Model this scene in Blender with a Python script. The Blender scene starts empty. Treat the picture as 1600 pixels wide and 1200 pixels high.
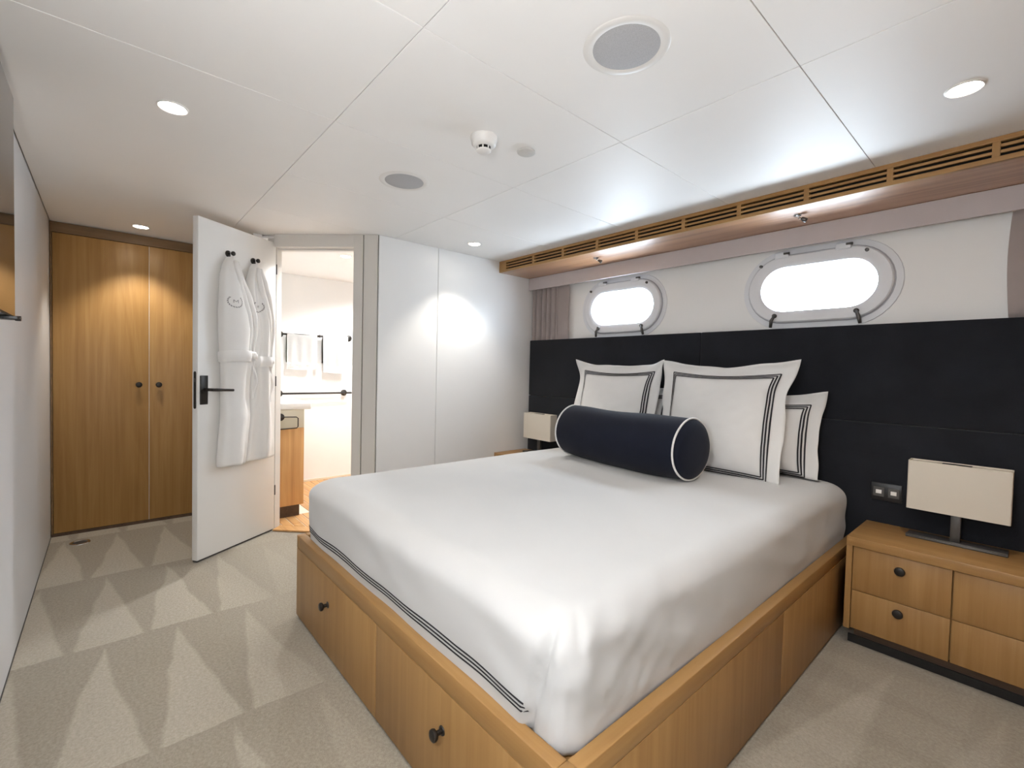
import bpy, bmesh, math, random
from mathutils import Vector, Matrix, noise
random.seed(7)
S = bpy.context.scene
C = S.collection
PI = math.pi

# ------------------------------------------------------------------ camera, sky, exposure
cam = bpy.data.cameras.new('camera')
cam.sensor_width = 36.0
cam.lens = 36.0 * 721.03 / 1600.0
cam.clip_start = 0.02
camo = bpy.data.objects.new('camera', cam)
C.objects.link(camo)
RX = ((0.66004809, -0.03753836, 0.75028487), (0.75085874, 0.00185285, -0.66046023), (0.02340243, 0.99929347, 0.02940898))
m = Matrix(RX).to_4x4()
m.translation = Vector((0, 0, 1.17))
camo.matrix_world = m
S.camera = camo

S.view_settings.view_transform = 'Standard'
S.view_settings.look = 'None'
S.view_settings.exposure = 1.26
S.view_settings.gamma = 1.0
S.view_settings.use_curve_mapping = False
try:
    S.cycles.diffuse_bounces = 7
    S.cycles.max_bounces = 14
    S.cycles.transparent_max_bounces = 12
    S.cycles.sample_clamp_indirect = 8.0
except Exception:
    pass

SKY = 15.0
world = bpy.data.worlds.new('sky')
S.world = world
world.use_nodes = True
bg = world.node_tree.nodes['Background']
bg.inputs[0].default_value = (0.74, 0.87, 1.0, 1)
bg.inputs[1].default_value = SKY

W_SPOT = 18.0
W_ENTRY_FILL = 9.0
W_FILL_LAMP = 19.0
W_BATH = 32.0
WARM = (1.0, 0.93, 0.83)
NEUT = (0.97, 0.985, 1.0)

# ------------------------------------------------------------------ materials
def new_mat(name):
    mt = bpy.data.materials.new(name)
    mt.use_nodes = True
    nt = mt.node_tree
    return mt, nt, nt.nodes['Principled BSDF']

def node(nt, kind, **kw):
    n = nt.nodes.new(kind)
    for k, v in kw.items():
        setattr(n, k, v)
    return n

def coords(nt, scale=(1, 1, 1), rnd=True):
    tc = node(nt, 'ShaderNodeTexCoord')
    mp = node(nt, 'ShaderNodeMapping')
    mp.inputs['Scale'].default_value = scale
    src = tc.outputs['Object']
    if rnd:
        oi = node(nt, 'ShaderNodeObjectInfo')
        ml = node(nt, 'ShaderNodeMath', operation='MULTIPLY')
        ml.inputs[1].default_value = 17.0
        nt.links.new(oi.outputs['Random'], ml.inputs[0])
        ad = node(nt, 'ShaderNodeVectorMath', operation='ADD')
        nt.links.new(src, ad.inputs[0])
        nt.links.new(ml.outputs[0], ad.inputs[1])
        src = ad.outputs[0]
    nt.links.new(src, mp.inputs[0])
    return mp.outputs[0]

def ramp(nt, fac, stops):
    r = node(nt, 'ShaderNodeValToRGB')
    el = r.color_ramp.elements
    while len(el) < len(stops):
        el.new(0.5)
    for e, (p, c) in zip(el, stops):
        e.position = p
        e.color = (c[0], c[1], c[2], 1)
    nt.links.new(fac, r.inputs[0])
    return r.outputs[0]

def bump(nt, b, height, strength=0.2, dist=0.01):
    bp = node(nt, 'ShaderNodeBump')
    bp.inputs['Strength'].default_value = strength
    bp.inputs['Distance'].default_value = dist
    nt.links.new(height, bp.inputs['Height'])
    nt.links.new(bp.outputs[0], b.inputs['Normal'])

def noise_tex(nt, vec, scale, detail=3, rough=0.55, dist=0.0):
    n = node(nt, 'ShaderNodeTexNoise')
    n.inputs['Scale'].default_value = scale
    n.inputs['Detail'].default_value = detail
    n.inputs['Roughness'].default_value = rough
    n.inputs['Distortion'].default_value = dist
    nt.links.new(vec, n.inputs['Vector'])
    return n.outputs['Fac']

def plain(name, col, rough=0.6, metal=0.0, spec=0.5, nscale=60, bstr=0.03, var=0.04):
    mt, nt, b = new_mat(name)
    b.inputs['Roughness'].default_value = rough
    b.inputs['Metallic'].default_value = metal
    b.inputs['Specular IOR Level'].default_value = spec
    v = coords(nt)
    f = noise_tex(nt, v, nscale * 0.05, 3)
    lo = [c * (1 - var) for c in col]
    hi = [min(1, c * (1 + var)) for c in col]
    nt.links.new(ramp(nt, f, [(0.3, lo), (0.7, hi)]), b.inputs['Base Color'])
    if bstr:
        bump(nt, b, noise_tex(nt, v, nscale, 2), bstr, 0.002)
    return mt

def wood(name, axis, dark, mid, light, rough=0.42, scale=1.0, spec=0.4, coat=0.0):
    mt, nt, b = new_mat(name)
    sc = [30 * scale] * 3
    sc['xyz'.index(axis)] = 0.9 * scale
    v = coords(nt, sc)
    f1 = noise_tex(nt, v, 1.0, 6, 0.62, 0.5)
    sc2 = [5.0 * scale] * 3
    sc2['xyz'.index(axis)] = 0.5 * scale
    v2 = coords(nt, sc2)
    f2 = noise_tex(nt, v2, 1.0, 3, 0.5, 1.5)
    wv = node(nt, 'ShaderNodeMath', operation='MULTIPLY'); wv.inputs[1].default_value = 9.0
    nt.links.new(f2, wv.inputs[0])
    fr = node(nt, 'ShaderNodeMath', operation='PINGPONG'); fr.inputs[1].default_value = 1.0
    nt.links.new(wv.outputs[0], fr.inputs[0])
    mx = node(nt, 'ShaderNodeMath', operation='MULTIPLY_ADD')
    nt.links.new(fr.outputs[0], mx.inputs[0]); mx.inputs[1].default_value = 0.14
    nt.links.new(f1, mx.inputs[2])
    nt.links.new(ramp(nt, mx.outputs[0], [(0.30, dark), (0.56, mid), (0.82, light)]), b.inputs['Base Color'])
    b.inputs['Roughness'].default_value = rough
    b.inputs['Specular IOR Level'].default_value = spec
    b.inputs['Coat Weight'].default_value = coat
    b.inputs['Coat Roughness'].default_value = 0.25
    bump(nt, b, f1, 0.06, 0.002)
    return mt

def fabric(name, col, rough=0.9, weave=900, bstr=0.15, sheen=0.0, var=0.05, wr=0.0):
    mt, nt, b = new_mat(name)
    b.inputs['Roughness'].default_value = rough
    b.inputs['Specular IOR Level'].default_value = 0.15
    b.inputs['Sheen Weight'].default_value = sheen
    v = coords(nt)
    f = noise_tex(nt, v, 6, 4)
    nt.links.new(ramp(nt, f, [(0.3, [c * (1 - var) for c in col]), (0.7, [min(1, c * (1 + var)) for c in col])]), b.inputs['Base Color'])
    h = noise_tex(nt, v, weave, 2)
    if wr:
        h2 = noise_tex(nt, v, 9, 4, 0.5, 0.8)
        ma = node(nt, 'ShaderNodeMath', operation='MULTIPLY_ADD')
        nt.links.new(h2, ma.inputs[0]); ma.inputs[1].default_value = wr; nt.links.new(h, ma.inputs[2])
        h = ma.outputs[0]
    bump(nt, b, h, bstr, 0.002)
    return mt

def emit(name, col, strength):
    mt = bpy.data.materials.new(name)
    mt.use_nodes = True
    nt = mt.node_tree
    nt.nodes.clear()
    e = node(nt, 'ShaderNodeEmission')
    e.inputs[0].default_value = (*col, 1)
    e.inputs[1].default_value = strength
    o = node(nt, 'ShaderNodeOutputMaterial')
    nt.links.new(e.outputs[0], o.inputs[0])
    return mt

OAKC = ((0.275, 0.143, 0.047), (0.325, 0.178, 0.062), (0.375, 0.215, 0.080))
CUPC = ((0.29, 0.150, 0.045), (0.355, 0.195, 0.062), (0.41, 0.24, 0.082))
M = {}
M['ceil'] = plain('white_ceiling_panel', (0.87, 0.855, 0.835), 0.55, bstr=0.02, var=0.01)
M['ceilback'] = plain('beige_ceiling_joint', (0.40, 0.35, 0.28), 0.8)
M['wall'] = plain('white_wall_panel', (0.80, 0.795, 0.785), 0.34, bstr=0.01, var=0.01)
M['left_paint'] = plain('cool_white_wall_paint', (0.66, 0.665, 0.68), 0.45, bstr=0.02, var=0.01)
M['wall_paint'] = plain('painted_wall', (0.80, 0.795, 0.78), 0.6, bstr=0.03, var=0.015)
M['frame_grey'] = plain('warm_grey_frame', (0.66, 0.635, 0.60), 0.4, bstr=0.01, var=0.01)
M['joint'] = plain('dark_joint', (0.06, 0.055, 0.05), 0.8)
M['door'] = plain('white_door_lacquer', (0.80, 0.79, 0.77), 0.32, bstr=0.01, var=0.01)
M['wood_z'] = wood('oak_grain_upright', 'z', *OAKC)
M['wood_x'] = wood('oak_grain_lengthwise', 'x', *OAKC)
M['wood_y'] = wood('oak_grain_crosswise', 'y', *OAKC)
M['cup'] = wood('teak_cupboard', 'z', *CUPC, rough=0.45)
M['soffit'] = wood('teak_soffit', 'x', (0.28, 0.12, 0.05), (0.42, 0.20, 0.085), (0.50, 0.26, 0.12), rough=0.36, spec=0.6, coat=1.0)
M['dark_wood'] = wood('dark_wood', 'x', (0.05, 0.03, 0.018), (0.085, 0.05, 0.03), (0.11, 0.07, 0.04), rough=0.5)
M['header'] = wood('brown_header', 'y', (0.13, 0.075, 0.03), (0.18, 0.105, 0.045), (0.22, 0.13, 0.06), rough=0.5)
M['teak_floor'] = wood('teak_floor_plank', 'x', (0.46, 0.235, 0.085), (0.60, 0.33, 0.13), (0.70, 0.42, 0.18), rough=0.4)
M['teak_z'] = wood('teak_upright', 'z', (0.46, 0.235, 0.085), (0.60, 0.33, 0.13), (0.70, 0.42, 0.18), rough=0.4)
M['caulk'] = plain('cream_caulk', (0.78, 0.70, 0.56), 0.7)
M['bronze'] = plain('dark_bronze', (0.045, 0.04, 0.036), 0.38, metal=0.7, bstr=0.01)
M['black'] = plain('black_plastic', (0.012, 0.012, 0.013), 0.4, bstr=0.0)
M['void'] = plain('black_void', (0.006, 0.005, 0.004), 0.9, bstr=0.0)
M['gunmetal'] = plain('gunmetal', (0.10, 0.095, 0.09), 0.42, metal=0.6, bstr=0.0)
M['chrome'] = plain('chrome', (0.62, 0.62, 0.63), 0.15, metal=1.0, bstr=0.0)
M['white_plastic'] = plain('white_plastic', (0.78, 0.76, 0.73), 0.4, bstr=0.0, var=0.01)
M['grey_plastic'] = plain('grey_plastic', (0.60, 0.58, 0.55), 0.45, bstr=0.0, var=0.01)
M['screen'] = plain('black_glass', (0.012, 0.011, 0.011), 0.06, spec=0.9, bstr=0.0)
M['linen'] = fabric('white_cotton', (0.55, 0.549, 0.545), bstr=0.05, sheen=0.1, var=0.01, wr=3.0)
M['linen2'] = fabric('white_cotton_pillow', (0.68, 0.672, 0.66), bstr=0.06, sheen=0.1, var=0.02, wr=5.0)
M['stripe'] = fabric('charcoal_embroidery', (0.030, 0.028, 0.032), bstr=0.1)
M['navy'] = fabric('navy_velvet', (0.0062, 0.0080, 0.0165), 0.8, 500, 0.2, sheen=0.05, var=0.12)
M['piping'] = fabric('white_piping', (0.74, 0.73, 0.72))
M['head'] = fabric('black_headboard_weave', (0.0105, 0.0118, 0.0155), 0.8, 450, 0.5, sheen=0.12, var=0.2)
M['robe'] = fabric('white_terry', (0.80, 0.785, 0.765), 0.95, 420, 0.45, sheen=0.2, var=0.015)
M['thread'] = fabric('grey_thread', (0.26, 0.25, 0.25))
M['towel'] = fabric('white_towel', (0.82, 0.81, 0.79), 0.95, 420, 0.4, sheen=0.2, var=0.01)
M['curtain'] = fabric('taupe_curtain', (0.60, 0.53, 0.51), 0.9, 700, 0.2, var=0.05)
M['pelmet'] = fabric('taupe_pelmet', (0.55, 0.50, 0.50), 0.9, 700, 0.2, var=0.03)
M['shade'] = fabric('cream_shade', (0.62, 0.57, 0.49), 0.85, 700, 0.1, var=0.01)
M['bezel'] = plain('porthole_white_lacquer', (0.70, 0.71, 0.735), 0.4, bstr=0.0, var=0.01)
M['gasket'] = plain('grey_gasket', (0.36, 0.36, 0.39), 0.6, bstr=0.0)
M['bath_wall'] = plain('gloss_white_bath_wall', (0.84, 0.84, 0.835), 0.14, bstr=0.0, var=0.01)
M['basin'] = plain('white_stone_basin', (0.84, 0.83, 0.81), 0.2, bstr=0.0, var=0.01)
M['cream'] = plain('cream_lacquer', (0.62, 0.58, 0.46), 0.3, bstr=0.0, var=0.01)
M['lamp_on'] = emit('downlight_glow', (1.0, 0.93, 0.82), 14.0)

# speaker grille: fine perforation
mt, nt, b = new_mat('speaker_grille')
v = coords(nt, (1, 1, 1), False)
vo = node(nt, 'ShaderNodeTexVoronoi'); vo.inputs['Scale'].default_value = 620
nt.links.new(v, vo.inputs['Vector'])
nt.links.new(ramp(nt, vo.outputs['Distance'], [(0.15, (0.30, 0.30, 0.31)), (0.5, (0.46, 0.46, 0.47))]), b.inputs['Base Color'])
b.inputs['Roughness'].default_value = 0.6
M['grille'] = mt

# porthole glass: clear, reflecting by angle
mt = bpy.data.materials.new('porthole_glass'); mt.use_nodes = True
nt = mt.node_tree; nt.nodes.clear()
tr = node(nt, 'ShaderNodeBsdfTransparent'); gl = node(nt, 'ShaderNodeBsdfGlossy'); gl.inputs['Roughness'].default_value = 0.02
fz = node(nt, 'ShaderNodeFresnel'); fz.inputs[0].default_value = 1.3
mxs = node(nt, 'ShaderNodeMixShader'); oo = node(nt, 'ShaderNodeOutputMaterial')
nt.links.new(fz.outputs[0], mxs.inputs[0]); nt.links.new(tr.outputs[0], mxs.inputs[1]); nt.links.new(gl.outputs[0], mxs.inputs[2])
nt.links.new(mxs.outputs[0], oo.inputs[0])
M['glass'] = mt

# carpet with vacuum-cleaner nap marks (wedges of pile lying two ways)
mt, nt, b = new_mat('cut_pile_carpet')
def mth(op, a, bb=None, c=None):
    n = node(nt, 'ShaderNodeMath', operation=op)
    for i, q in enumerate((a, bb, c)):
        if q is None:
            continue
        if isinstance(q, (int, float)):
            n.inputs[i].default_value = q
        else:
            nt.links.new(q, n.inputs[i])
    return n.outputs[0]
v = coords(nt, (1, 1, 1), False)
sx = node(nt, 'ShaderNodeSeparateXYZ'); nt.links.new(v, sx.inputs[0])
wob = mth('MULTIPLY', mth('SUBTRACT', noise_tex(nt, v, 2.2, 2), 0.5), 0.08)
xx = mth('ADD', mth('ADD', sx.outputs[0], 4.11 + 8.0), wob)
rowf = mth('DIVIDE', xx, 0.80)
t = mth('FRACT', rowf)
row = mth('FLOOR', rowf)
yy = mth('ADD', mth('ADD', sx.outputs[1], wob), mth('MULTIPLY', mth('SINE', mth('MULTIPLY', row, 2.3)), 0.05))
tri = mth('MULTIPLY', mth('ABSOLUTE', mth('SUBTRACT', mth('FRACT', mth('ADD', mth('DIVIDE', yy, 0.255), 0.45)), 0.5)), 2.0)
mask = mth('MULTIPLY', mth('SUBTRACT', mth('MULTIPLY', t, 0.95), tri), 9.0)
mask.node.use_clamp = True
mask = mth('ADD', mth('MULTIPLY', mask, 0.8), mth('MULTIPLY', noise_tex(nt, v, 3.0, 3), 0.35))
# wedges fade out towards the foot of the bed
fade = mth('MULTIPLY', mth('SUBTRACT', 0.75, sx.outputs[1]), 2.6)
fade.node.use_clamp = True
fade2 = mth('MULTIPLY', mth('SUBTRACT', -0.9, sx.outputs[0]), 1.2)
fade2.node.use_clamp = True
fd = mth('MAXIMUM', mth('MULTIPLY', mth('MULTIPLY', fade, fade2), 0.44), 0.10)
mid = mth('ADD', mth('MULTIPLY', mth('SUBTRACT', mask, 0.55), fd), 0.55)
wx = mth('SUBTRACT', mth('FRACT', mth('ADD', mth('DIVIDE', mth('ADD', sx.outputs[0], mth('MULTIPLY', mth('SUBTRACT', 2.4, sx.outputs[1]), 0.12)), 0.306), 1.562)), 0.5)
st = mth('MULTIPLY', mth('SUBTRACT', mth('MULTIPLY', mth('SUBTRACT', 2.42, sx.outputs[1]), 0.42), mth('ABSOLUTE', wx)), 14.0)
st.node.use_clamp = True
right = mth('MULTIPLY', mth('GREATER_THAN', sx.outputs[0], -0.56), mth('GREATER_THAN', sx.outputs[1], 1.0))
mid = mth('ADD', mid, mth('MULTIPLY', mth('MULTIPLY', mth('SUBTRACT', st, 0.35), right), mth('MULTIPLY', noise_tex(nt, v, 4.0, 3), 0.42)))
fine = noise_tex(nt, v, 95, 4, 0.75)
fac = mth('ADD', mid, mth('MULTIPLY', mth('SUBTRACT', fine, 0.5), 1.25))
nt.links.new(ramp(nt, fac, [(0.05, (0.225, 0.19, 0.140)), (0.5, (0.345, 0.303, 0.236)), (1.0, (0.50, 0.455, 0.37))]), b.inputs['Base Color'])
b.inputs['Roughness'].default_value = 0.95
b.inputs['Specular IOR Level'].default_value = 0.1
b.inputs['Sheen Weight'].default_value = 0.2
bump(nt, b, noise_tex(nt, v, 260, 3, 0.7), 0.7, 0.006)
M['carpet'] = mt

# ------------------------------------------------------------------ builders
ORG = {}
def root(name, label, cat, loc=(0, 0, 0), rotz=0.0, group=None, rot=None):
    o = bpy.data.objects.new(name, None)
    o.empty_display_size = 0.05
    C.objects.link(o)
    o.location = loc
    o.rotation_euler = rot if rot else (0, 0, rotz)
    o['label'] = label; o['category'] = cat
    if group:
        o['group'] = group
    ORG[o.name] = (Vector(loc) if not (rotz or rot) else None)
    return o

def struct_root(name, loc=(0, 0, 0), rotz=0.0, label=None):
    o = bpy.data.objects.new(name, None)
    C.objects.link(o)
    o.empty_display_size = 0.05
    o.location = loc; o.rotation_euler = (0, 0, rotz)
    o['kind'] = 'structure'
    if label:
        o['label'] = label
    ORG[o.name] = Vector(loc) if not rotz else None
    return o

def tag(o, label, cat, group=None):
    o['label'] = label; o['category'] = cat
    if group:
        o['group'] = group
    return o

def obj(name, bm, mat, parent=None, smooth=False, label=None):
    """link a bmesh as one object; coordinates are world unless the root is rotated"""
    bmesh.ops.recalc_face_normals(bm, faces=bm.faces)
    if parent is not None:
        off = ORG.get(parent.name)
        if off is not None and off.length > 0:
            bmesh.ops.translate(bm, verts=bm.verts, vec=-off)
    me = bpy.data.meshes.new(name)
    bm.to_mesh(me); bm.free()
    for mm in (mat if isinstance(mat, (list, tuple)) else [mat]):
        me.materials.append(M[mm])
    if smooth:
        for p in me.polygons:
            p.use_smooth = True
    o = bpy.data.objects.new(name, me)
    C.objects.link(o)
    if parent is not None:
        o.parent = parent
        ORG[o.name] = ORG.get(parent.name)
    if label:
        o['label'] = label
    return o

def auto(o, ang=35):
    me = o.data
    for p in me.polygons:
        p.use_smooth = True
    try:
        me.set_sharp_from_angle(angle=math.radians(ang))
    except Exception:
        pass
    return o

def structure(name, bm, mat, smooth=False):
    o = obj(name, bm, mat, None, smooth)
    o['kind'] = 'structure'
    return o

def box(x0, x1, y0, y1, z0, z1, bev=0.0, bm=None, seg=2):
    t = bmesh.new()
    vs = [t.verts.new(p) for p in ((x0, y0, z0), (x1, y0, z0), (x1, y1, z0), (x0, y1, z0), (x0, y0, z1), (x1, y0, z1), (x1, y1, z1), (x0, y1, z1))]
    for f in ((3, 2, 1, 0), (4, 5, 6, 7), (0, 1, 5, 4), (1, 2, 6, 5), (2, 3, 7, 6), (3, 0, 4, 7)):
        t.faces.new([vs[i] for i in f])
    if bev > 0:
        bmesh.ops.bevel(t, geom=list(t.edges), offset=bev, segments=seg, profile=0.5, affect='EDGES')
    if bm is None:
        return t
    return merge(bm, t)

def merge(bm, t):
    me = bpy.data.meshes.new('tmp')
    t.to_mesh(me); t.free()
    bm.from_mesh(me)
    bpy.data.meshes.remove(me)
    return bm

def basis(ax):
    ax = Vector(ax).normalized()
    a = Vector((0, 0, 1)) if abs(ax.z) < 0.9 else Vector((1, 0, 0))
    u = ax.cross(a).normalized()
    return u, ax.cross(u).normalized(), ax

def lathe(profile, origin=(0, 0, 0), axis=(0, 0, 1), seg=32, bm=None):
    bm = bm or bmesh.new()
    u, w, ax = basis(axis)
    o = Vector(origin)
    rings = []
    for r, h in profile:
        c = o + ax * h
        if r < 1e-6:
            rings.append([bm.verts.new(c)])
        else:
            rings.append([bm.verts.new(c + u * (r * math.cos(2 * PI * i / seg)) + w * (r * math.sin(2 * PI * i / seg))) for i in range(seg)])
    for a, b in zip(rings, rings[1:]):
        for i in range(seg):
            j = (i + 1) % seg
            if len(a) == 1 and len(b) == 1:
                continue
            if len(a) == 1:
                bm.faces.new((a[0], b[j], b[i]))
            elif len(b) == 1:
                bm.faces.new((a[i], a[j], b[0]))
            else:
                bm.faces.new((a[i], a[j], b[j], b[i]))
    return bm

def tube(pts, r, seg=10, bm=None, caps=True, rz=None):
    bm = bm or bmesh.new()
    pts = [Vector(p) for p in pts]
    rings = []
    up = None
    for i, p in enumerate(pts):
        d = (pts[min(i + 1, len(pts) - 1)] - pts[max(i - 1, 0)]).normalized()
        if up is None:
            up = basis(d)[0]
        up = (up - d * up.dot(d)).normalized()
        w = d.cross(up)
        rr = r[i] if isinstance(r, (list, tuple)) else r
        rings.append([bm.verts.new(p + up * (rr * math.cos(2 * PI * k / seg)) + w * (rr * math.sin(2 * PI * k / seg))) for k in range(seg)])
    for a, b in zip(rings, rings[1:]):
        for i in range(seg):
            j = (i + 1) % seg
            bm.faces.new((a[i], a[j], b[j], b[i]))
    if caps:
        bm.faces.new(rings[0][::-1]); bm.faces.new(rings[-1])
    return bm

def prism(poly, z0, z1, bm=None):
    bm = bm or bmesh.new()
    a = [bm.verts.new((x, y, z0)) for x, y in poly]
    b = [bm.verts.new((x, y, z1)) for x, y in poly]
    n = len(poly)
    bm.faces.new(a[::-1]); bm.faces.new(b)
    for i in range(n):
        j = (i + 1) % n
        bm.faces.new((a[i], a[j], b[j], b[i]))
    return bm

def grid_mesh(fn, nu, nv, bm=None, closed_u=False):
    bm = bm or bmesh.new()
    vs = [[bm.verts.new(fn(i, j)) for j in range(nv)] for i in range(nu)]
    for i in range(nu if closed_u else nu - 1):
        i2 = (i + 1) % nu
        for j in range(nv - 1):
            bm.faces.new((vs[i][j], vs[i2][j], vs[i2][j + 1], vs[i][j + 1]))
    return bm, vs

def stadium(cx, cz, hw, R, n=14):
    pts = []
    a = hw - R
    for i in range(n + 1):
        t = -PI / 2 + PI * i / n
        pts.append((cx + a + R * math.cos(t), cz + R * math.sin(t)))
    for i in range(n + 1):
        t = PI / 2 + PI * i / n
        pts.append((cx - a + R * math.cos(t), cz + R * math.sin(t)))
    return pts

def loops_strip(rings):
    """closed loops of equal length joined by quads: list of lists of points"""
    bm = bmesh.new()
    R = [[bm.verts.new(p) for p in r] for r in rings]
    n = len(R[0])
    for a, b in zip(R, R[1:]):
        for i in range(n):
            j = (i + 1) % n
            bm.faces.new((a[i], a[j], b[j], b[i]))
    return bm

def spot(name, loc, power, color, ang=92, blend=0.35, aim=(0, 0, -1), r=0.03, parent=None):
    l = bpy.data.lights.new(name, 'SPOT')
    l.energy = power; l.color = color
    l.spot_size = math.radians(ang); l.spot_blend = blend
    l.shadow_soft_size = r
    o = bpy.data.objects.new(name, l)
    C.objects.link(o)
    o.location = loc
    o.rotation_euler = Vector(aim).to_track_quat('-Z', 'Y').to_euler()
    return o

def nz(p, s=1.0, k=0.0):
    return noise.noise(Vector((p[0] * s + k, p[1] * s + k * 1.7, p[2] * s - k)))

# ------------------------------------------------------------------ setting: floor, walls, ceiling
HC = 2.07
XW = -2.985          # white panelled wall
YW = 2.88            # outer wall with the portholes
YL = -0.275          # left wall
XR = 0.32            # wall beyond the right-hand bedside cabinet
XC = -4.24           # wardrobe fronts
XB = -4.79           # back wall of the bathroom

structure('floor', box(-4.9, 1.3, -0.4, 3.0, -0.10, 0.0), 'carpet')
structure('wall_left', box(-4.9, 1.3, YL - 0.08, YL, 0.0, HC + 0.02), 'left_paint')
structure('trim_1', box(XC, 1.2, YL, YL + 0.003, 0.0, 0.005), 'joint')
structure('wall_back', box(1.2, 1.28, YL, 0.9, 0, HC + 0.02), 'wall_paint')
structure('wall_right', box(XR, XR + 0.08, 0.9, YW, 0, HC + 0.02), 'wood_z')
structure('wall_entry', box(XR + 0.08, 1.28, 0.9, 0.98, 0, HC + 0.02), 'wall_paint')

# ceiling panels
ceil = struct_root('ceiling', (0, 0, 0))
obj('ceiling_backing', box(-4.9, 1.3, -0.4, 3.0, HC + 0.010, HC + 0.06), 'ceilback', ceil)
G = 0.0013
rows = [(-0.272, 0.632, [-4.78, -1.737, -1.105, -0.487, 1.19]),
        (0.632, 1.51, [-4.78, -3.58, -2.985, -2.365, -1.738, -1.105, -0.487, 0.135, 1.19]),
        (1.51, 2.87, [-4.78, -3.58, -2.985, -2.365, -1.739, -1.109, -0.487, 0.135, 0.318])]
for y0, y1, xs in rows:
    for xa, xb in zip(xs, xs[1:]):
        g1 = G if y1 < 2.8 else 0
        obj('ceiling_panel', box(xa + G, xb - G, y0 + G, y1 - g1, HC, HC + 0.012, 0.0008, seg=1), 'ceil', ceil)

# white panelled wall at the far end
wf = struct_root('wall_far', (XW, 1.39, 0))
obj('wall_backing', box(XW - 0.05, XW - 0.012, 1.395, YW, 0, HC), 'frame_grey', wf)
obj('wall_panel', box(XW - 0.014, XW, 1.397, 1.8655, 0, HC, 0.002), 'wall', wf)
obj('wall_panel', box(XW - 0.014, XW, 1.8695, YW, 0, HC, 0.002), 'wall', wf)

# diagonal wall with the bathroom doorway; local x runs along it, local y points into the bathroom
wd = struct_root('wall_diagonal', (XW, 1.39, 0), PI / 4)
obj('wall_panel', box(-0.100, -0.005, 0.0, 0.02, 0, HC, 0.0015), 'frame_grey', wd)
obj('wall_backing', box(-0.165, 0.0, 0.012, 0.07, 0, HC), 'joint', wd)
obj('door_jamb', box(-0.170, -0.105, -0.004, 0.09, 0, HC, 0.002), 'frame_grey', wd)
obj('door_jamb', box(-0.800, -0.735, 0.035, 0.10, 0, HC, 0.002), 'frame_grey', wd)
obj('door_head', box(-0.735, -0.171, 0.0, 0.09, 1.985, HC, 0.002), 'frame_grey', wd)
obj('door_stop', box(-0.735, -0.171, 0.05, 0.09, 1.972, 1.985), 'frame_grey', wd)
obj('strike_plate', box(-0.1735, -0.1640, 0.004, 0.030, 1.18, 1.262, 0.001), 'bronze', wd, label='dark bronze strike plate on the door jamb')

# bathroom shell
structure('wall_bathroom_far', box(XB - 0.06, XB, 0.75, YW, 0, HC), 'bath_wall')
structure('wall_bathroom_side', box(XB, -3.585, 0.76, 0.815, 0, HC), 'bath_wall')
structure('trim_2', box(XB, XB + 0.012, 0.82, YW, 0.012, 0.03), 'caulk')
bp = [(XB, 0.815), (-3.60, 0.815), (-3.06, 1.355), (-3.04, 1.40), (-3.04, YW), (XB, YW)]
structure('ceiling_bathroom', prism(bp, 2.05, 2.062), 'ceil')

# bathroom floor: teak planks with cream caulking
bf = struct_root('floor_bathroom', (-4.0, 1.5, 0))
fp = [(XB, 0.82), (-3.585, 0.82), (-3.505, 0.90), (-3.105, 1.30), (-3.04, 1.40), (-3.04, YW), (XB, YW)]
obj('caulk_bed', prism(fp, 0.0, 0.008), 'caulk', bf)
def clip(poly, n, d):
    out = []
    for i in range(len(poly)):
        a, b2 = poly[i], poly[(i + 1) % len(poly)]
        da = a[0] * n[0] + a[1] * n[1] - d
        db = b2[0] * n[0] + b2[1] * n[1] - d
        if da >= 0:
            out.append(a)
        if da * db < 0:
            q = da / (da - db)
            out.append((a[0] + q * (b2[0] - a[0]), a[1] + q * (b2[1] - a[1])))
    return out
r2 = math.sqrt(0.5)
dline = (-2.985 * -r2) + (1.39 * r2)          # (-x+y)/sqrt2 along the diagonal wall
def planks(x0, x1, y0, y1, off):
    y = y0
    k = 0
    while y < y1 - 0.01:
        w = min(0.056, y1 - y)
        ends = [x0, x1] if k % 2 == 0 else [x0, (x0 + x1) / 2 + random.uniform(-.2, .2), x1]
        for xa, xb in zip(ends, ends[1:]):
            poly = clip([(xa + .003, y), (xb - .003, y), (xb - .003, y + w), (xa + .003, y + w)], (-r2, r2), dline + off)
            if len(poly) > 2:
                obj('plank', prism(poly, 0.004, 0.012), 'teak_floor', bf)
        y += 0.064
        k += 1
planks(-3.76, -3.06, 0.83, 1.21, 0.105)
planks(XB + .01, -3.06, 1.276, 2.45, 0.105)
obj('plank', box(XB + .01, -3.40, 1.215, 1.268, 0.004, 0.012), 'teak_floor', bf)
poly = [(-0.73, 0.004), (-0.175, 0.004), (-0.175, 0.095), (-0.73, 0.095)]
c45 = lambda s, q: (XW + (s - q) * r2, 1.39 + (s + q) * r2)
obj('threshold', prism([c45(*p) for p in poly], 0.003, 0.014), 'teak_floor', bf)

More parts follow.
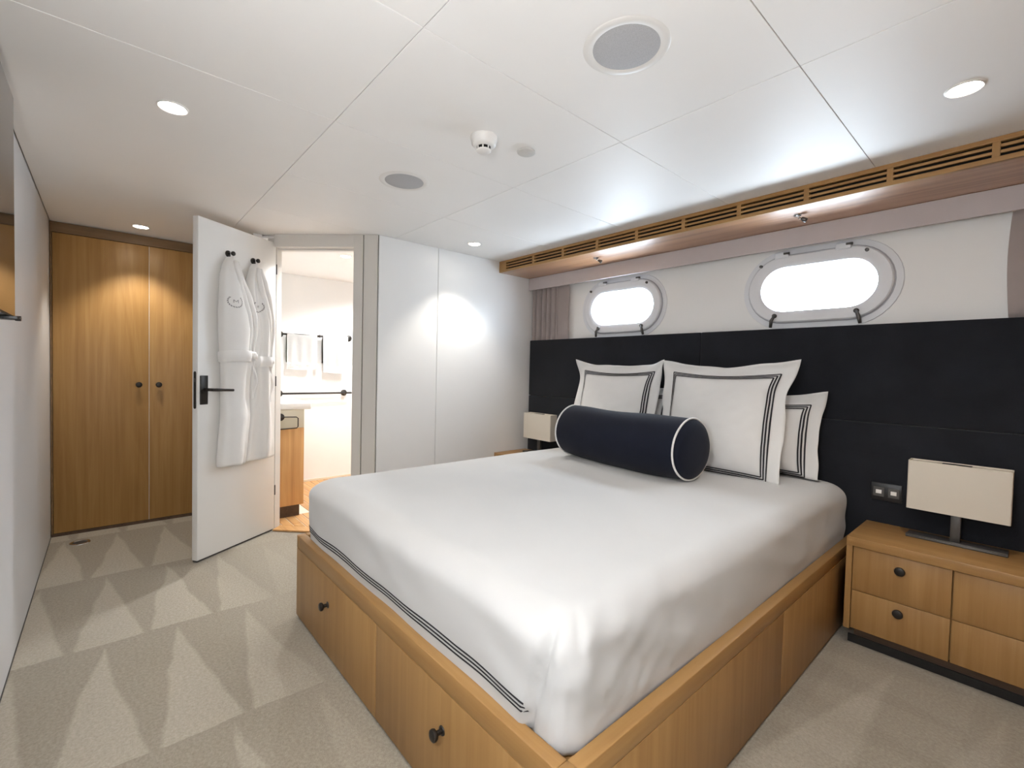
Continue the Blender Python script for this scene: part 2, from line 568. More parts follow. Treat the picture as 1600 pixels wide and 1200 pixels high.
# outer wall, holes for two portholes
PORT = [(-2.057, 1.657), (-0.808, 1.661)]
bm = bmesh.new()
outer = [bm.verts.new((x, YW, z)) for x, z in ((XW - .05, 0), (XR + .08, 0), (XR + .08, HC), (XW - .05, HC))]
edges = [bm.edges.new((outer[i], outer[(i + 1) % 4])) for i in range(4)]
for cx, cz in PORT:
    lv = [bm.verts.new((x, YW, z)) for x, z in stadium(cx, cz, 0.2735, 0.126)]
    edges += [bm.edges.new((lv[i], lv[(i + 1) % len(lv)])) for i in range(len(lv))]
bmesh.ops.triangle_fill(bm, use_beauty=True, use_dissolve=False, edges=edges)
ext = bmesh.ops.extrude_face_region(bm, geom=list(bm.faces))
bmesh.ops.translate(bm, verts=[g for g in ext['geom'] if isinstance(g, bmesh.types.BMVert)], vec=(0, 0.09, 0))
structure('wall_porthole', bm, 'wall_paint')
structure('wall_bathroom_outer', box(XB - .06, XW - .05, YW, YW + .09, 0, HC), 'bath_wall')

for k, (cx, cz) in enumerate(PORT):
    w = struct_root('window_%d' % (k + 1), (cx, YW, cz))
    st = lambda hw, R, y: [(x, y, z) for x, z in stadium(cx, cz, hw, R, 18)]
    # fixed flange on the wall, then the hinged frame standing proud of it
    auto(obj('flange', loops_strip([st(.372, .222, YW), st(.370, .220, YW - .006), st(.340, .190, YW - .006), st(.335, .186, YW)]), 'bezel', w), 40)
    auto(obj('gasket', loops_strip([st(.342, .192, YW - .004), st(.342, .192, YW - .010), st(.335, .185, YW - .010)]), 'gasket', w), 40)
    auto(obj('porthole_frame', loops_strip([st(.336, .186, YW - .003), st(.336, .186, YW - .022), st(.330, .180, YW - .028), st(.292, .143, YW - .028),
                                            st(.272, .124, YW - .016), st(.268, .120, YW + .03), st(.268, .120, YW + .085)]), 'bezel', w), 40)
    gp = stadium(cx, cz, .272, .124, 18)
    gb = bmesh.new()
    gv = [gb.verts.new((x, YW + .034, z)) for x, z in gp]
    gb.faces.new(gv)
    obj('glass_pane', gb, 'glass', w)
    for sx_ in (-.165, .125):          # hinges on the upper edge
        obj('hinge', box(cx + sx_ - .035, cx + sx_ + .035, YW - .034, YW - .004, cz + .172, cz + .207, .006), 'bezel', w)
        hb = lathe([(0, 0), (.007, .002), (.007, .03), (0, .032)], (cx + sx_ + .01, YW - .03, cz + .196), (1, 0, 0), 12)
        obj('hinge_pin', hb, 'gunmetal', w)
    for sx_ in (-.27, .225):           # swing bolts on the upper edge
        obj('screw', lathe([(0, .012), (.008, .010), (.009, 0)], (cx + sx_, YW - .028, cz + .142 + (.01 if sx_ > 0 else 0)), (0, -1, 0), 12), 'gunmetal', w)
    for sx_ in (-.20, .205):           # dark clamps at the bottom
        q = bmesh.new()
        tube([(cx + sx_ + (.012 if sx_ < 0 else -.012), YW - .036, cz - .148), (cx + sx_, YW - .046, cz - .176), (cx + sx_ - (.006 if sx_ < 0 else -.006), YW - .036, cz - .212)], [.007, .009, .008], 10, q)
        lathe([(0, 0), (.012, .001), (.012, .014), (0, .016)], (cx + sx_ + (.012 if sx_ < 0 else -.012), YW - .026, cz - .148), (0, -1, 0), 12, q)
        obj('clamp', q, 'gunmetal', w, True, label='dark metal clamp at the lower rim')
    # daylight portal outside the glass (guides sampling of the sky only)
    pl = bpy.data.lights.new('sky_portal', 'AREA')
    pl.shape = 'RECTANGLE'; pl.size = .56; pl.size_y = .27
    try:
        pl.cycles.is_portal = True
    except Exception:
        pass
    po = bpy.data.objects.new('sky_portal', pl)
    C.objects.link(po)
    po.location = (cx, YW + .10, cz)
    po.rotation_euler = Vector((0, -1, 0)).to_track_quat('-Z', 'Z').to_euler()

# ------------------------------------------------------------------ ceiling fittings
DL = [('round downlight in the ceiling over the carpet near the television', -2.048, .178),
      ('round downlight in the ceiling directly before the wooden wardrobe', -3.979, .176),
      ('round downlight in the ceiling close to the white panelled wall', -2.696, 1.983),
      ('round downlight in the ceiling above the right hand bedside cabinet', -.18, 1.985),
      ('unseen downlight added as fill off the near foot corner of the bed', -.83, .178)]  # last one added out of view to light the bed foot
def downlight(lab, x, y, z, power, group='recessed ceiling downlights', ang=93, color=WARM, blend=.55, aim=(0, 0, -1)):
    r = root('downlight', lab, 'downlight', (x, y, z), 0, group)
    auto(obj('rim', lathe([(.047, 0.0), (.047, -.003), (.043, -.005), (.040, -.003), (.039, -.001)], (x, y, z), (0, 0, 1), 36), 'white_plastic', r), 40)
    obj('lens', lathe([(.0, -.0025), (.039, -.0025)], (x, y, z), (0, 0, 1), 36), 'lamp_on', r)
    spot('downlight_beam', (x, y, z - .012), power, color, ang, blend, aim)
    return r
for lab, x, y in DL:
    # beams by the foot of the bed aim at it; the near one is added fill
    downlight(lab, x, y, HC, W_SPOT * {-2.048: .55, -.83: .34, -.18: .55}.get(x, .85), aim=(.2, .60, -1) if x in (-2.048, -.83) else (0, 0, -1))
downlight('unseen downlight added as fill in the entry ceiling beside the camera', .25, -.02, HC, W_ENTRY_FILL, None, 155, NEUT, .5)  # added fill light over the entry, out of view
downlight('round downlight in the bathroom ceiling beyond the open door', -3.672, 1.435, 2.05, W_BATH, None, 150, NEUT, .6)
r = root('fill_lamp', 'unseen globe lamp added as fill on the left wall beside the television', 'wall lamp', (-.25, YL, 1.20))  # lamp added out of view to brighten the ceiling and bed foot
obj('wall_plate', lathe([(0, .012), (.045, .012), (.05, .008), (.05, 0)], (-.25, YL, 1.20), (0, 1, 0), 32), 'bronze', r, True)
obj('lamp_arm', tube([(-.25, YL + .01, 1.20), (-.25, YL + .06, 1.20), (-.25, YL + .08, 1.21), (-.25, YL + .085, 1.23)], .006, 10), 'bronze', r, True)
obj('fill_lamp_globe', lathe([(0, -.04), (.024, -.032), (.038, -.012), (.038, .012), (.024, .032), (0, .04)], (-.25, YL + .085, 1.27), (0, 0, 1), 28), 'lamp_on', r, True)
gl_ = bpy.data.lights.new('fill_globe_light', 'POINT'); gl_.energy = W_FILL_LAMP; gl_.color = NEUT; gl_.shadow_soft_size = .045
go_ = bpy.data.objects.new('fill_globe_light', gl_); C.objects.link(go_); go_.location = (-.25, YL + .085, 1.35)
spot('bathroom_fill_beam', (-4.2, 2.1, 2.03), W_BATH, NEUT, 150, .6)  # extra spot without a fitting, added to brighten the bathroom walls

for lab, x, y in (('large round ceiling speaker with pale grey grille above the bed', -.785, 1.083), ('smaller looking round ceiling speaker with grey grille nearer the white wall', -2.052, 1.083)):
    r = root('ceiling_speaker', lab, 'speaker', (x, y, HC), 0)
    auto(obj('speaker_rim', lathe([(.118, 0), (.116, -.0015), (.106, -.0030), (.094, -.0032), (.091, -.0015)], (x, y, HC), (0, 0, 1), 56), 'white_plastic', r), 40)
    obj('grille', lathe([(0, -.0050), (.05, -.0045), (.088, -.0025), (.0915, -.0014)], (x, y, HC), (0, 0, 1), 56), 'grille', r, True)
r = root('smoke_detector', 'white domed smoke detector with dark slots on the ceiling', 'smoke detector', (-1.447, 1.10, HC))
auto(obj('detector_base', lathe([(.052, 0), (.052, -.012), (.049, -.018), (.047, -.030), (.040, -.037), (.028, -.040)], (-1.447, 1.10, HC), (0, 0, 1), 40), 'white_plastic', r), 40)
obj('sensor_slot', lathe([(.0265, -.038), (.0265, -.050)], (-1.447, 1.10, HC), (0, 0, 1), 32), 'void', r, label='dark sensor slot')
auto(obj('sensor_cap', lathe([(.028, -.050), (.028, -.055), (.022, -.060), (0, -.061)], (-1.447, 1.10, HC), (0, 0, 1), 32), 'white_plastic', r), 40)
q = bmesh.new()
for a in range(8):
    t = 2 * PI * a / 8
    px, py = -1.447 + .0275 * math.cos(t), 1.10 + .0275 * math.sin(t)
    box(px - .002, px + .002, py - .002, py + .002, HC - .052, HC - .037, bm=q)
obj('sensor_rib', q, 'white_plastic', r)
r = root('ceiling_disc', 'small flat pale disc on the ceiling beside the smoke detector', 'ceiling disc', (-1.416, 1.295, HC))
auto(obj('disc_cover', lathe([(.0, -.010), (.034, -.010), (.037, -.008), (.037, -.004), (.032, -.003), (.032, 0)], (-1.416, 1.295, HC), (0, 0, 1), 40), 'grey_plastic', r), 40)

# ------------------------------------------------------------------ wooden air vent bulkhead over the bed
YV = 2.457
vb = root('air_vent_bulkhead', 'long wooden ceiling bulkhead with slotted air vents above the portholes', 'air vent', (-1.4, YV, 1.978))
obj('top_rail', box(XW, XR, YV, YV + .02, 2.0505, HC - .001, .001), 'wood_x', vb)
obj('bottom_rail', box(XW, XR, YV, YV + .02, 1.978, 1.9965, .001), 'wood_x', vb)
obj('soffit', box(XW, XR, YV + .001, 2.814, 1.9785, 1.992), 'soffit', vb)
obj('vent_void', box(XW + .02, XR, YV + .045, YV + .06, 1.992, HC - .001), 'void', vb)
obj('end_block', box(XW, -2.897, YV + .0005, YV + .026, 1.9965, 2.0505), 'wood_z', vb)
dv = [-2.897 + .013 - .025] + [-2.582 + .3065 * i for i in range(10)]
for xd in dv[1:]:
    obj('divider', box(xd - .011, xd + .011, YV + .0005, YV + .026, 1.9965, 2.0505, .0008), 'wood_z', vb)
ends = [-2.897] + dv[1:]
for a, b2 in zip(ends, ends[1:]):
    xa = a + (.011 if a > -2.89 else 0)
    for zz in (2.0065, 2.0285):
        obj('slat', box(xa, b2 - .011, YV + .001, YV + .011, zz + .001, zz + .0115, .001), 'wood_x', vb)

# fabric pelmet under the bulkhead
pm = obj('curtain_pelmet', box(XW + .002, XR, 2.797, 2.813, 1.874, 1.9775, .002), 'pelmet')
tag(pm, 'long taupe fabric pelmet running above both portholes', 'pelmet')

# reading lights on the soffit
for lab, x, y in (('small chrome reading light under the bulkhead above the left porthole', -2.088, 2.60), ('small chrome reading light under the bulkhead above the right porthole', -.818, 2.59)):
    r = root('reading_light', lab, 'reading light', (x, y, 1.978))
    obj('mount', lathe([(.0, -.006), (.016, -.006), (.018, 0)], (x, y, 1.978), (0, 0, 1), 24), 'chrome', r, True)
    obj('arm', tube([(x, y, 1.974), (x + .004, y + .006, 1.964), (x + .018, y + .014, 1.958)], .004, 8), 'chrome', r, True)
    obj('lamp_head', lathe([(0, 0), (.007, .002), (.011, .016), (.012, .028), (.009, .029), (0, .026)], (x + .012, y + .010, 1.962), (.7, .55, -.45), 20), 'gunmetal', r, True)

# curtains
def curtain(name, lab, x0, x1, flat0, flat1, n, amp, sag=0):
    z0, z1 = 1.437, 1.93
    nu = 160
    def ys(x, z, u):
        if flat0 <= x <= flat1:
            return 2.838 + .004 * math.sin(9 * (x - flat0))
        ph = 2 * PI * n * u + .7 * math.sin(5.1 * u * PI) 
        return 2.872 - 2 * amp * abs(math.sin(ph / 2)) ** .55 * (.8 + .2 * math.sin(3 * u * PI)) + .002 * nz((x * 8, z * 3, 0))
    bm, vs = grid_mesh(lambda i, j: (x0 + (x1 - x0) * i / (nu - 1) + sag * math.sin(PI * j / 11) * (1 - i / (nu - 1)), ys(x0 + (x1 - x0) * i / (nu - 1), z0 + (z1 - z0) * j / 11, i / (nu - 1)), z0 + (z1 - z0) * j / 11), nu, 12)
    bmesh.ops.solidify(bm, geom=list(bm.faces), thickness=.003)
    o = obj(name, bm, 'curtain', None, True)
    return tag(o, lab, 'curtain')
curtain('curtain', 'pleated taupe curtain drawn aside in the corner by the white wall', XW + .006, -2.545, -2.665, -2.545, 8, .025)
curtain('curtain', 'taupe curtain drawn aside at the right edge beyond the right porthole', -.088, XR - .02, -.088, -.03, 8, .018, -.012)

# ------------------------------------------------------------------ headboard
hb = root('headboard', 'long black upholstered wall headboard in four panels behind the bed', 'headboard', (-1.4, 2.86, 0))
obj('headboard_backing', box(-2.956, XR - .002, 2.825, 2.878, 0.02, 1.43), 'black', hb)
for xa, xb in ((-2.956, -1.402), (-1.399, XR - .004)):
    for za, zb in ((0.02, .9555), (.9585, 1.436)):
        auto(obj('headboard_panel', box(xa, xb, 2.80, 2.83, za, zb, .006, seg=3), 'head', hb), 60)
r = root('switch_plate', 'black double switch plate with two white rockers on the headboard', 'switch', (-.454, 2.80, .63))
auto(obj('plate', box(-.513, -.395, 2.793, 2.7998, .588, .672, .003), 'black', r), 60)
for xs_ in (-.482, -.426):
    obj('rocker_surround', box(xs_ - .021, xs_ + .021, 2.7905, 2.7935, .607, .652, .001), 'gunmetal', r)
    obj('rocker', box(xs_ - .011, xs_ + .011, 2.7885, 2.791, .621, .639, .001), 'white_plastic', r, label='white rocker')

# ------------------------------------------------------------------ bed
BX0, BX1, BY0, BY1, BZ = -2.24, -.563, .664, 2.796, .385
bed = root('platform_bed', 'oak platform bed with deep drawers in its foot board', 'bed', ((BX0 + BX1) / 2, 1.73, 0))
obj('plinth', box(BX0 + .02, BX1 - .02, BY0 + .02, BY1, 0.0, .03), 'dark_wood', bed)
auto(obj('foot_rail', box(BX0 + .0365, BX1 - .0365, BY0, BY0 + .036, .3265, BZ, .0025), 'wood_x', bed), 60)
for xa in (BX0, BX1 - .036):
    auto(obj('side_rail', box(xa, xa + .036, BY0 + .0365, BY1, .3325, BZ, .0025), 'wood_y', bed), 60)
    auto(obj('corner_post', box(xa, xa + .036, BY0, BY0 + .036, .3265, BZ, .0025), 'wood_y', bed), 60)
for xa, xb, kx in ((BX0 + .001, -1.4025, -1.838), (-1.3995, BX1 - .001, -1.001)):
    d = auto(obj('drawer_front', box(xa, xb, BY0, BY0 + .02, .012, .3245, .0012), 'wood_z', bed), 60)
    kb = lathe([(.0, .034), (.011, .034), (.0155, .031), (.0165, .026), (.0145, .021), (.007, .016), (.0065, .004), (.012, .003), (.013, 0)], (kx, BY0, .216), (0, -1, 0), 28)
    auto(obj('knob', kb, 'bronze', d), 40)
for xa, sgn in ((BX1 - .018, 1), (BX0, -1)):
    for ya, yb in ((BY0 + .0205, 1.8105), (1.8125, BY1)):
        auto(obj('side_panel', box(xa, xa + .018, ya, yb, .012, .331, .001), 'wood_z', bed), 60)
obj('slat_base', box(BX0 + .04, BX1 - .04, BY0 + .04, BY1 - .01, .28, .355), 'wood_x', bed)

# duvet: a soft box tucked into the frame
DX0, DX1, DY0, DY1 = -2.202, -.601, .702, 2.785
RC = .060
DH = .6
def perim(n):
    """points and outward normals round the rounded rectangle"""
    segs = []
    a = RC
    cs = [((DX1 - a, DY0 + a), -PI / 2), ((DX1 - a, DY1 - a), 0), ((DX0 + a, DY1 - a), PI / 2), ((DX0 + a, DY0 + a), PI)]
    pts = []
    for k in range(4):
        (cx, cy), t0 = cs[k]
        for i in range(18):
            t = t0 + (PI / 2) * i / 17
            pts.append((cx + a * math.cos(t), cy + a * math.sin(t), math.cos(t), math.sin(t)))
        (nx_, ny_), t1 = cs[(k + 1) % 4]
        p0 = pts[-1]
        p1 = (nx_ + a * math.cos(t1), ny_ + a * math.sin(t1))
        L = math.hypot(p1[0] - p0[0], p1[1] - p0[1])
        m_ = max(2, int(L / .012))
        for i in range(1, m_):
            f = i / m_
            pts.append((p0[0] + (p1[0] - p0[0]) * f, p0[1] + (p1[1] - p0[1]) * f, math.cos(t1), math.sin(t1)))
    return pts
PER = perim(0)
ZT = .648
def sm(a, b, x):
    t = min(1, max(0, (x - a) / (b - a)))
    return t * t * (3 - 2 * t)
def duvet_pt(p, ins, z):
    x, y, nx, ny = p
    hw, hh = (DX1 - DX0) / 2, (DY1 - DY0) / 2
    cx, cy = (DX0 + DX1) / 2, (DY0 + DY1) / 2
    qx = cx + (x - cx) * (1 - ins / hw)
    qy = cy + (y - cy) * (1 - ins * (1 / hh + (1 / hw - 1 / hh) * (ins / hw)))
    off = 0.0
    side = 1 - sm(0.0, .16, ins)
    # foot drape overlapping the side at the near corner
    if ny < -.2 or (nx > .5 and y < DY0 + .3):
        fx = -.648 - max(0, ZT - z) * .28
        foot = sm(-.2, -.9, ny)
        lip = foot * (1 - sm(fx - .004, fx + .006, x)) * sm(ZT - .0, ZT - .05, z)
        off += .015 * lip * (1 - .35 * sm(fx - .03, fx - .25, x))
        groove = math.exp(-((x - fx - .012) / .010) ** 2) * foot * sm(ZT + .005, ZT - .04, z)
        off -= .012 * groove
    # bulge and wrinkles of the hanging side
    hgt = sm(.37, .46, z) * (1 - sm(.58, .66, z))
    off += side * (.006 * hgt + .005 * nz((x, y, z), 2.3, 3.1))
    dg = nz((x * 3 + z * 5, y * 3 + z * 5, z * 2.5), 1.6, 8.0)
    off += side * .006 * dg * sm(.38, .45, z)
    if nx > .3:
        dgn = math.sin((y + (z - .4) * 1.6) * 22 + 3 * nz((x, y * 2, z * 2), 1.0, 5)) 
        off += side * .004 * nz((x * 5, y * 7, z * 9), 1.0, 11.0) * sm(1.6, 2.4, y)
        off += side * .0045 * dgn * (1 - sm(.9, 1.5, y)) * sm(.38, .42, z) * (1 - sm(.55, .62, z))
    if nx > .2:
        cr = 1 - sm(.75, 1.6, y)
        off += side * (.0035 * cr + .0012) * nz((x * 6, (y - z * .9) * 17, (z + y * .25) * 11), 1.0, 21.0) * sm(.38, .42, z)
        off -= .010 * side * math.exp(-((y - DY0 - .035) / .012) ** 2) * math.exp(-((z - ZT + .03) / .035) ** 2)
    if ny < -.7:
        wv = nz((x * 4.0, 1.3, 2.2), 1.0, 1.0)
        off += side * .007 * wv * (1 - sm(.45, .55, z))
    crown = .014 * (1 - (1 - min(1, ins / .6)) ** 2)
    zz = z + crown + (.006 * nz((qx, qy, 0), 2.2, 2.0) + .003 * nz((qx, qy, 0), 6.0, 4.0)) * sm(0, .12, ins) 
    return Vector((qx + nx * off, qy + ny * off, zz))
rad = .070
prof = [(.020, .357)] + [(.002 + .004 * (i == 0), .362 + (ZT - rad - .362) * i / 16) for i in range(17)]
for i in range(1, 10):
    t = PI / 2 * i / 9
    prof.append((.002 + rad * (1 - math.cos(t)), ZT - rad + rad * math.sin(t)))
for ins in (.085, .11, .14, .18, .23, .29, .36, .44, .52, .60, .68, .74, .78, .797):
    prof.append((ins, ZT))
bm = loops_strip([[duvet_pt(p, i_, z_) for p in PER] for i_, z_ in prof])
bm.verts.ensure_lookup_table()
n = len(PER)
bm.faces.new([bm.verts[i] for i in range(n)][::-1])
top = [bm.verts[(len(prof) - 1) * n + i] for i in range(n)]
cv = bm.verts.new(sum((v_.co for v_ in top), Vector()) / n)
for i in range(n):
    bm.faces.new((top[i], top[(i + 1) % n], cv))
bmesh.ops.smooth_vert(bm, verts=[v_ for v_ in bm.verts if v_.co.z > ZT + .01], factor=.5, use_axis_x=True, use_axis_y=True, use_axis_z=True)
dv_root = obj('duvet', bm, 'linen', None, True)
tag(dv_root, 'smooth white duvet with triple charcoal stripes along its foot', 'duvet')
# embroidered stripes on the foot drape
footp = [p for p in PER if p[3] < -.05 and p[0] < -.708]
footp.sort(key=lambda p: (p[0], -p[1]))
for zc in (.418, .4295, .441):
    q = bmesh.new()
    ra, rb, rc_ = [], [], []
    for p in footp:
        w1 = .0055 * nz((p[0] * 5, .3, .9), 1.0, 6.0)
        dr = sm(-.78, -.70, p[0]) * .0
        for lst, dz, o_ in ((ra, -.0029, .0006), (rb, 0, .0022), (rc_, .0029, .0006)):
            v_ = duvet_pt(p, .002, zc + w1 + dr + dz)
            lst.append(q.verts.new((v_.x + p[2] * o_, v_.y + p[3] * o_, v_.z)))
    for A, B_ in ((ra, rb), (rb, rc_)):
        for i in range(len(A) - 1):
            q.faces.new((A[i], A[i + 1], B_[i + 1], B_[i]))
    obj('embroidered_stripe', q, 'stripe', dv_root, True, label='charcoal embroidered stripe along the foot')

# ------------------------------------------------------------------ pillows
def sham(name, lab, cat, loc, yaw, lean, w, h, T, fl, seed, ear=(.0, .0), group=None, stripes=True):
    """w,h: stuffed body; fl: flange. local x width, y thickness (front is -y), z up from the body's centre"""
    r = root(name, lab, cat, loc, group=group, rot=(lean, 0, yaw))
    HX, HZ = w / 2 + fl, h / 2 + fl
    nu, nv = 57, 57
    def edge(x, z):
        # gentle concave sides of a stuffed cover, corners pulled out
        ex = 1 - .045 * (1 - (z / HZ) ** 2)
        ez = 1 - .040 * (1 - (x / HX) ** 2)
        return x * ex, z * ez
    def thick(x, z):
        a, b_ = abs(x) / (w / 2), abs(z) / (h / 2)
        if a >= 1 or b_ >= 1:
            return .0035
        return .0035 + T * ((1 - a ** 2.6) * (1 - b ** 2.6 if False else (1 - a ** 2.6) ** 0 * (1 - b_ ** 2.6))) ** .55
    def flw(x, z):
        a = max(0, (abs(x) - w / 2) / fl); b_ = max(0, (abs(z) - h / 2) / fl)
        f = max(a, b_)
        wav = (.026 * nz((x * 6, z * 6, seed), 1.0, seed) + .015 * math.sin(17 * (x - z) + seed)) * f
        # top corners flop backwards / outwards, top edge sags
        c = sm(.65, 1.0, abs(x) / HX) * sm(.65, 1.0, z / HZ)
        return wav - c * .035 * f
    def pt(i, j, side):
        x = -HX + 2 * HX * i / (nu - 1); z = -HZ + 2 * HZ * j / (nv - 1)
        return P(x, z, side)
    def P(x, z, side, extra=0.0):
        t = thick(x, z)
        ex, ez = edge(x, z)
        tuck = max(0.0, -h / 2 - .004 - z)
        sagz = .88 * tuck - .020 * math.cos(PI * x / (2 * HX)) * sm(.3, 1, z / HZ)
        wr = (.006 * nz((x * 8, z * 8, seed + side), 1.0, seed * 2) + .003 * nz((x * 22, z * 22, seed + side), 1.0, seed)) * min(1, t / .03)
        bot = 1.0 + .15 * (1 - (z + HZ) / (2 * HZ))
        y = side * (t * bot * .5 + wr * (side)) + flw(x, z) * (1 if tuck == 0 else .2) + (side * extra) + tuck * .9
        cx_ = ear[0] * sm(.5, 1, x / HX) * sm(.5, 1, z / HZ) - ear[1] * sm(.5, 1, -x / HX) * sm(.5, 1, z / HZ)
        fe = max(0, (abs(x) - w / 2) / fl, (abs(z) - h / 2) / fl)
        rip = .010 * fe * nz((x * 9, z * 9, seed * 3), 1.0, seed + 5)
        return Vector((ex + cx_ + rip, y, ez + sagz + (rip * .8 if z > 0 else 0)))
    bm = bmesh.new()
    F = [[bm.verts.new(pt(i, j, -1)) for j in range(nv)] for i in range(nu)]
    K = [[bm.verts.new(pt(i, j, 1)) for j in range(nv)] for i in range(nu)]
    for i in range(nu - 1):
        for j in range(nv - 1):
            bm.faces.new((F[i][j], F[i + 1][j], F[i + 1][j + 1], F[i][j + 1]))
            bm.faces.new((K[i][j], K[i][j + 1], K[i + 1][j + 1], K[i + 1][j]))
    loop = [(i, 0) for i in range(nu)] + [(nu - 1, j) for j in range(1, nv)] + [(i, nv - 1) for i in range(nu - 2, -1, -1)] + [(0, j) for j in range(nv - 2, 0, -1)]
    for a, b_ in zip(loop, loop[1:] + loop[:1]):
        bm.faces.new((F[a[0]][a[1]], F[b_[0]][b_[1]], K[b_[0]][b_[1]], K[a[0]][a[1]]))
    obj('sham_cover', bm, 'linen2', r, True)
    if stripes:
        for k in range(3):
            d = .004 + k * .0105
            sx_, sz_ = w / 2 + .006 - d, h / 2 + .006 - d
            for nm, (xa, za, xb, zb) in (('t', (-sx_, sz_, sx_, sz_)), ('b', (-sx_, -sz_, sx_, -sz_)), ('l', (-sx_, -sz_, -sx_, sz_)), ('r', (sx_, -sz_, sx_, sz_))):
                q = bmesh.new()
                N = 60
                hwid = .0030
                prev = None
                for i in range(N + 1):
                    x = xa + (xb - xa) * i / N; z = za + (zb - za) * i / N
                    ox, oz = (0, hwid) if nm in 'tb' else (hwid, 0)
                    va = q.verts.new(P(x - ox, z - oz, -1, .0048)); vb_ = q.verts.new(P(x + ox, z + oz, -1, .0048))
                    if prev:
                        q.faces.new((prev[0], va, vb_, prev[1]))
                    prev = (va, vb_)
                obj('embroidered_stripe', q, 'stripe', r, True, label='charcoal embroidered border stripe')
    return r
sham('pillow_sham', 'square white flanged pillow with charcoal stripe border standing front right', 'pillow', (-1.135, 2.475, .918), 0.02, -.20, .56, .55, .15, .062, 1.3, ear=(.035, 0))
sham('pillow_sham', 'square white flanged pillow with charcoal stripe border standing front left', 'pillow', (-1.842, 2.50, .918), 0.0, -.20, .54, .55, .15, .062, 4.1, ear=(.03, .01))
sham('pillow_sham', 'lower oblong striped pillow half hidden behind the front right square pillow', 'pillow', (-1.055, 2.66, .850), -.03, -.10, .62, .37, .20, .06, 2.2, ear=(.012, 0))
sham('pillow_sham', 'lower oblong striped pillow mostly hidden behind the front left square pillow', 'pillow', (-1.845, 2.675, .850), 0.0, -.10, .62, .38, .15, .05, 5.7)

# bolster
BR, BC = .156, Vector((-1.470, 2.125, .803))
bo = root('bolster_cushion', 'navy velvet bolster cushion with white piping lying before the pillows', 'bolster', tuple(BC), rot=(0, 0, -.10))
L2 = .400
BC = Vector((0, 0, 0))
def bol(i, j):
    t = 2 * PI * i / 56
    f = j / 44
    x = -L2 + 2 * L2 * f
    rr = BR * (1 + .012 * math.sin(3 * f * PI + 1) + .02 * nz((x * 4, math.cos(t), math.sin(t)), 1.2, 2)) * (1 - .05 * abs(2 * f - 1) ** 3)
    s_ = math.sin(t)
    zz = rr * s_
    if s_ < 0:
        zz *= .97
    zz += .010 * (2 * f - 1) ** 2
    return (BC.x + x, BC.y + rr * math.cos(t), BC.z + zz)
bm, vs = grid_mesh(bol, 56, 45, closed_u=True)
obj('bolster_cover', bm, 'navy', bo, True)
for sgn in (-1, 1):
    j = 0 if sgn < 0 else 44
    ring = [Vector(bol(i, j)) for i in range(56)]
    cen = sum(ring, Vector()) / 56
    q = bmesh.new()
    rs = []
    for k, (sc_, dx) in enumerate(((1.0, 0), (.93, .014), (.75, .026), (.5, .030), (.25, .032))):
        rs.append([cen + (p - cen) * sc_ + Vector((sgn * dx, 0, .004 * nz((p.x, p.y * 9, p.z * 9), 1, k))) for p in ring])
    q = loops_strip(rs)
    c_ = q.verts.new(cen + Vector((sgn * .033, 0, 0)))
    q.verts.ensure_lookup_table()
    for i in range(56):
        q.faces.new((q.verts[4 * 56 + i], q.verts[4 * 56 + (i + 1) % 56], c_))
    obj('bolster_end', q, 'navy', bo, True)
    obj('piping', tube([cen + (p - cen) * 1.012 + Vector((sgn * .002, 0, 0)) for p in ring + ring[:2]], .0048, 8, caps=False), 'piping', bo, True, label='white piping round the end')

# ------------------------------------------------------------------ bedside cabinets and lamps
def cabinet(lab, x0, x1, cols, knobs):
    r = root('bedside_cabinet', lab, 'bedside cabinet', ((x0 + x1) / 2, 2.62, 0))
    YF = 2.44
    auto(obj('cabinet_top', box(x0, x1, YF, 2.797, .4415, .48, .002), 'wood_x', r), 60)
    obj('cabinet_body', box(x0 + .022, x1 - .022, YF + .036, 2.795, .078, .441), 'wood_x', r)
    for xa in (x0, x1 - .022):
        obj('side_panel', box(xa, xa + .022, YF + .004, 2.796, .074, .441, .001), 'wood_z', r)
    obj('plinth', box(x0 + .03, x1 - .02, YF + .055, 2.79, .0, .078), 'dark_wood', r)
    obj('kick_rail', box(x0 + .01, x1 - .005, YF + .045, YF + .054, .0, .034), 'black', r)
    k = 0
    for xa, xb in cols:
        for za, zb in ((.0785, .2455), (.2485, .4375)):
            d = auto(obj('drawer_front', box(xa, xb, YF + .012, YF + .034, za, zb, .001), 'wood_z', r), 60)
            kx = knobs[k // 2]
            kz = .382 if za > .2 else .205
            kb = lathe([(0, .020), (.011, .020), (.0165, .018), (.0185, .013), (.017, .008), (.010, .005), (.010, 0)], (kx, YF + .012, kz), (0, -1, 0), 28)
            auto(obj('knob', kb, 'bronze', d), 40)
            k += 1
    return r
cabinet('oak bedside cabinet with four drawers and dark knobs right of the bed', -.525, XR - .004, [(-.501, -.1865), (-.1815, XR - .03)], [-.342, .075])
cabinet('oak bedside cabinet glimpsed beyond the bed beside the white wall', XW + .006, -2.285, [(XW + .030, -2.64), (-2.636, -2.309)], [-2.80, -2.47])

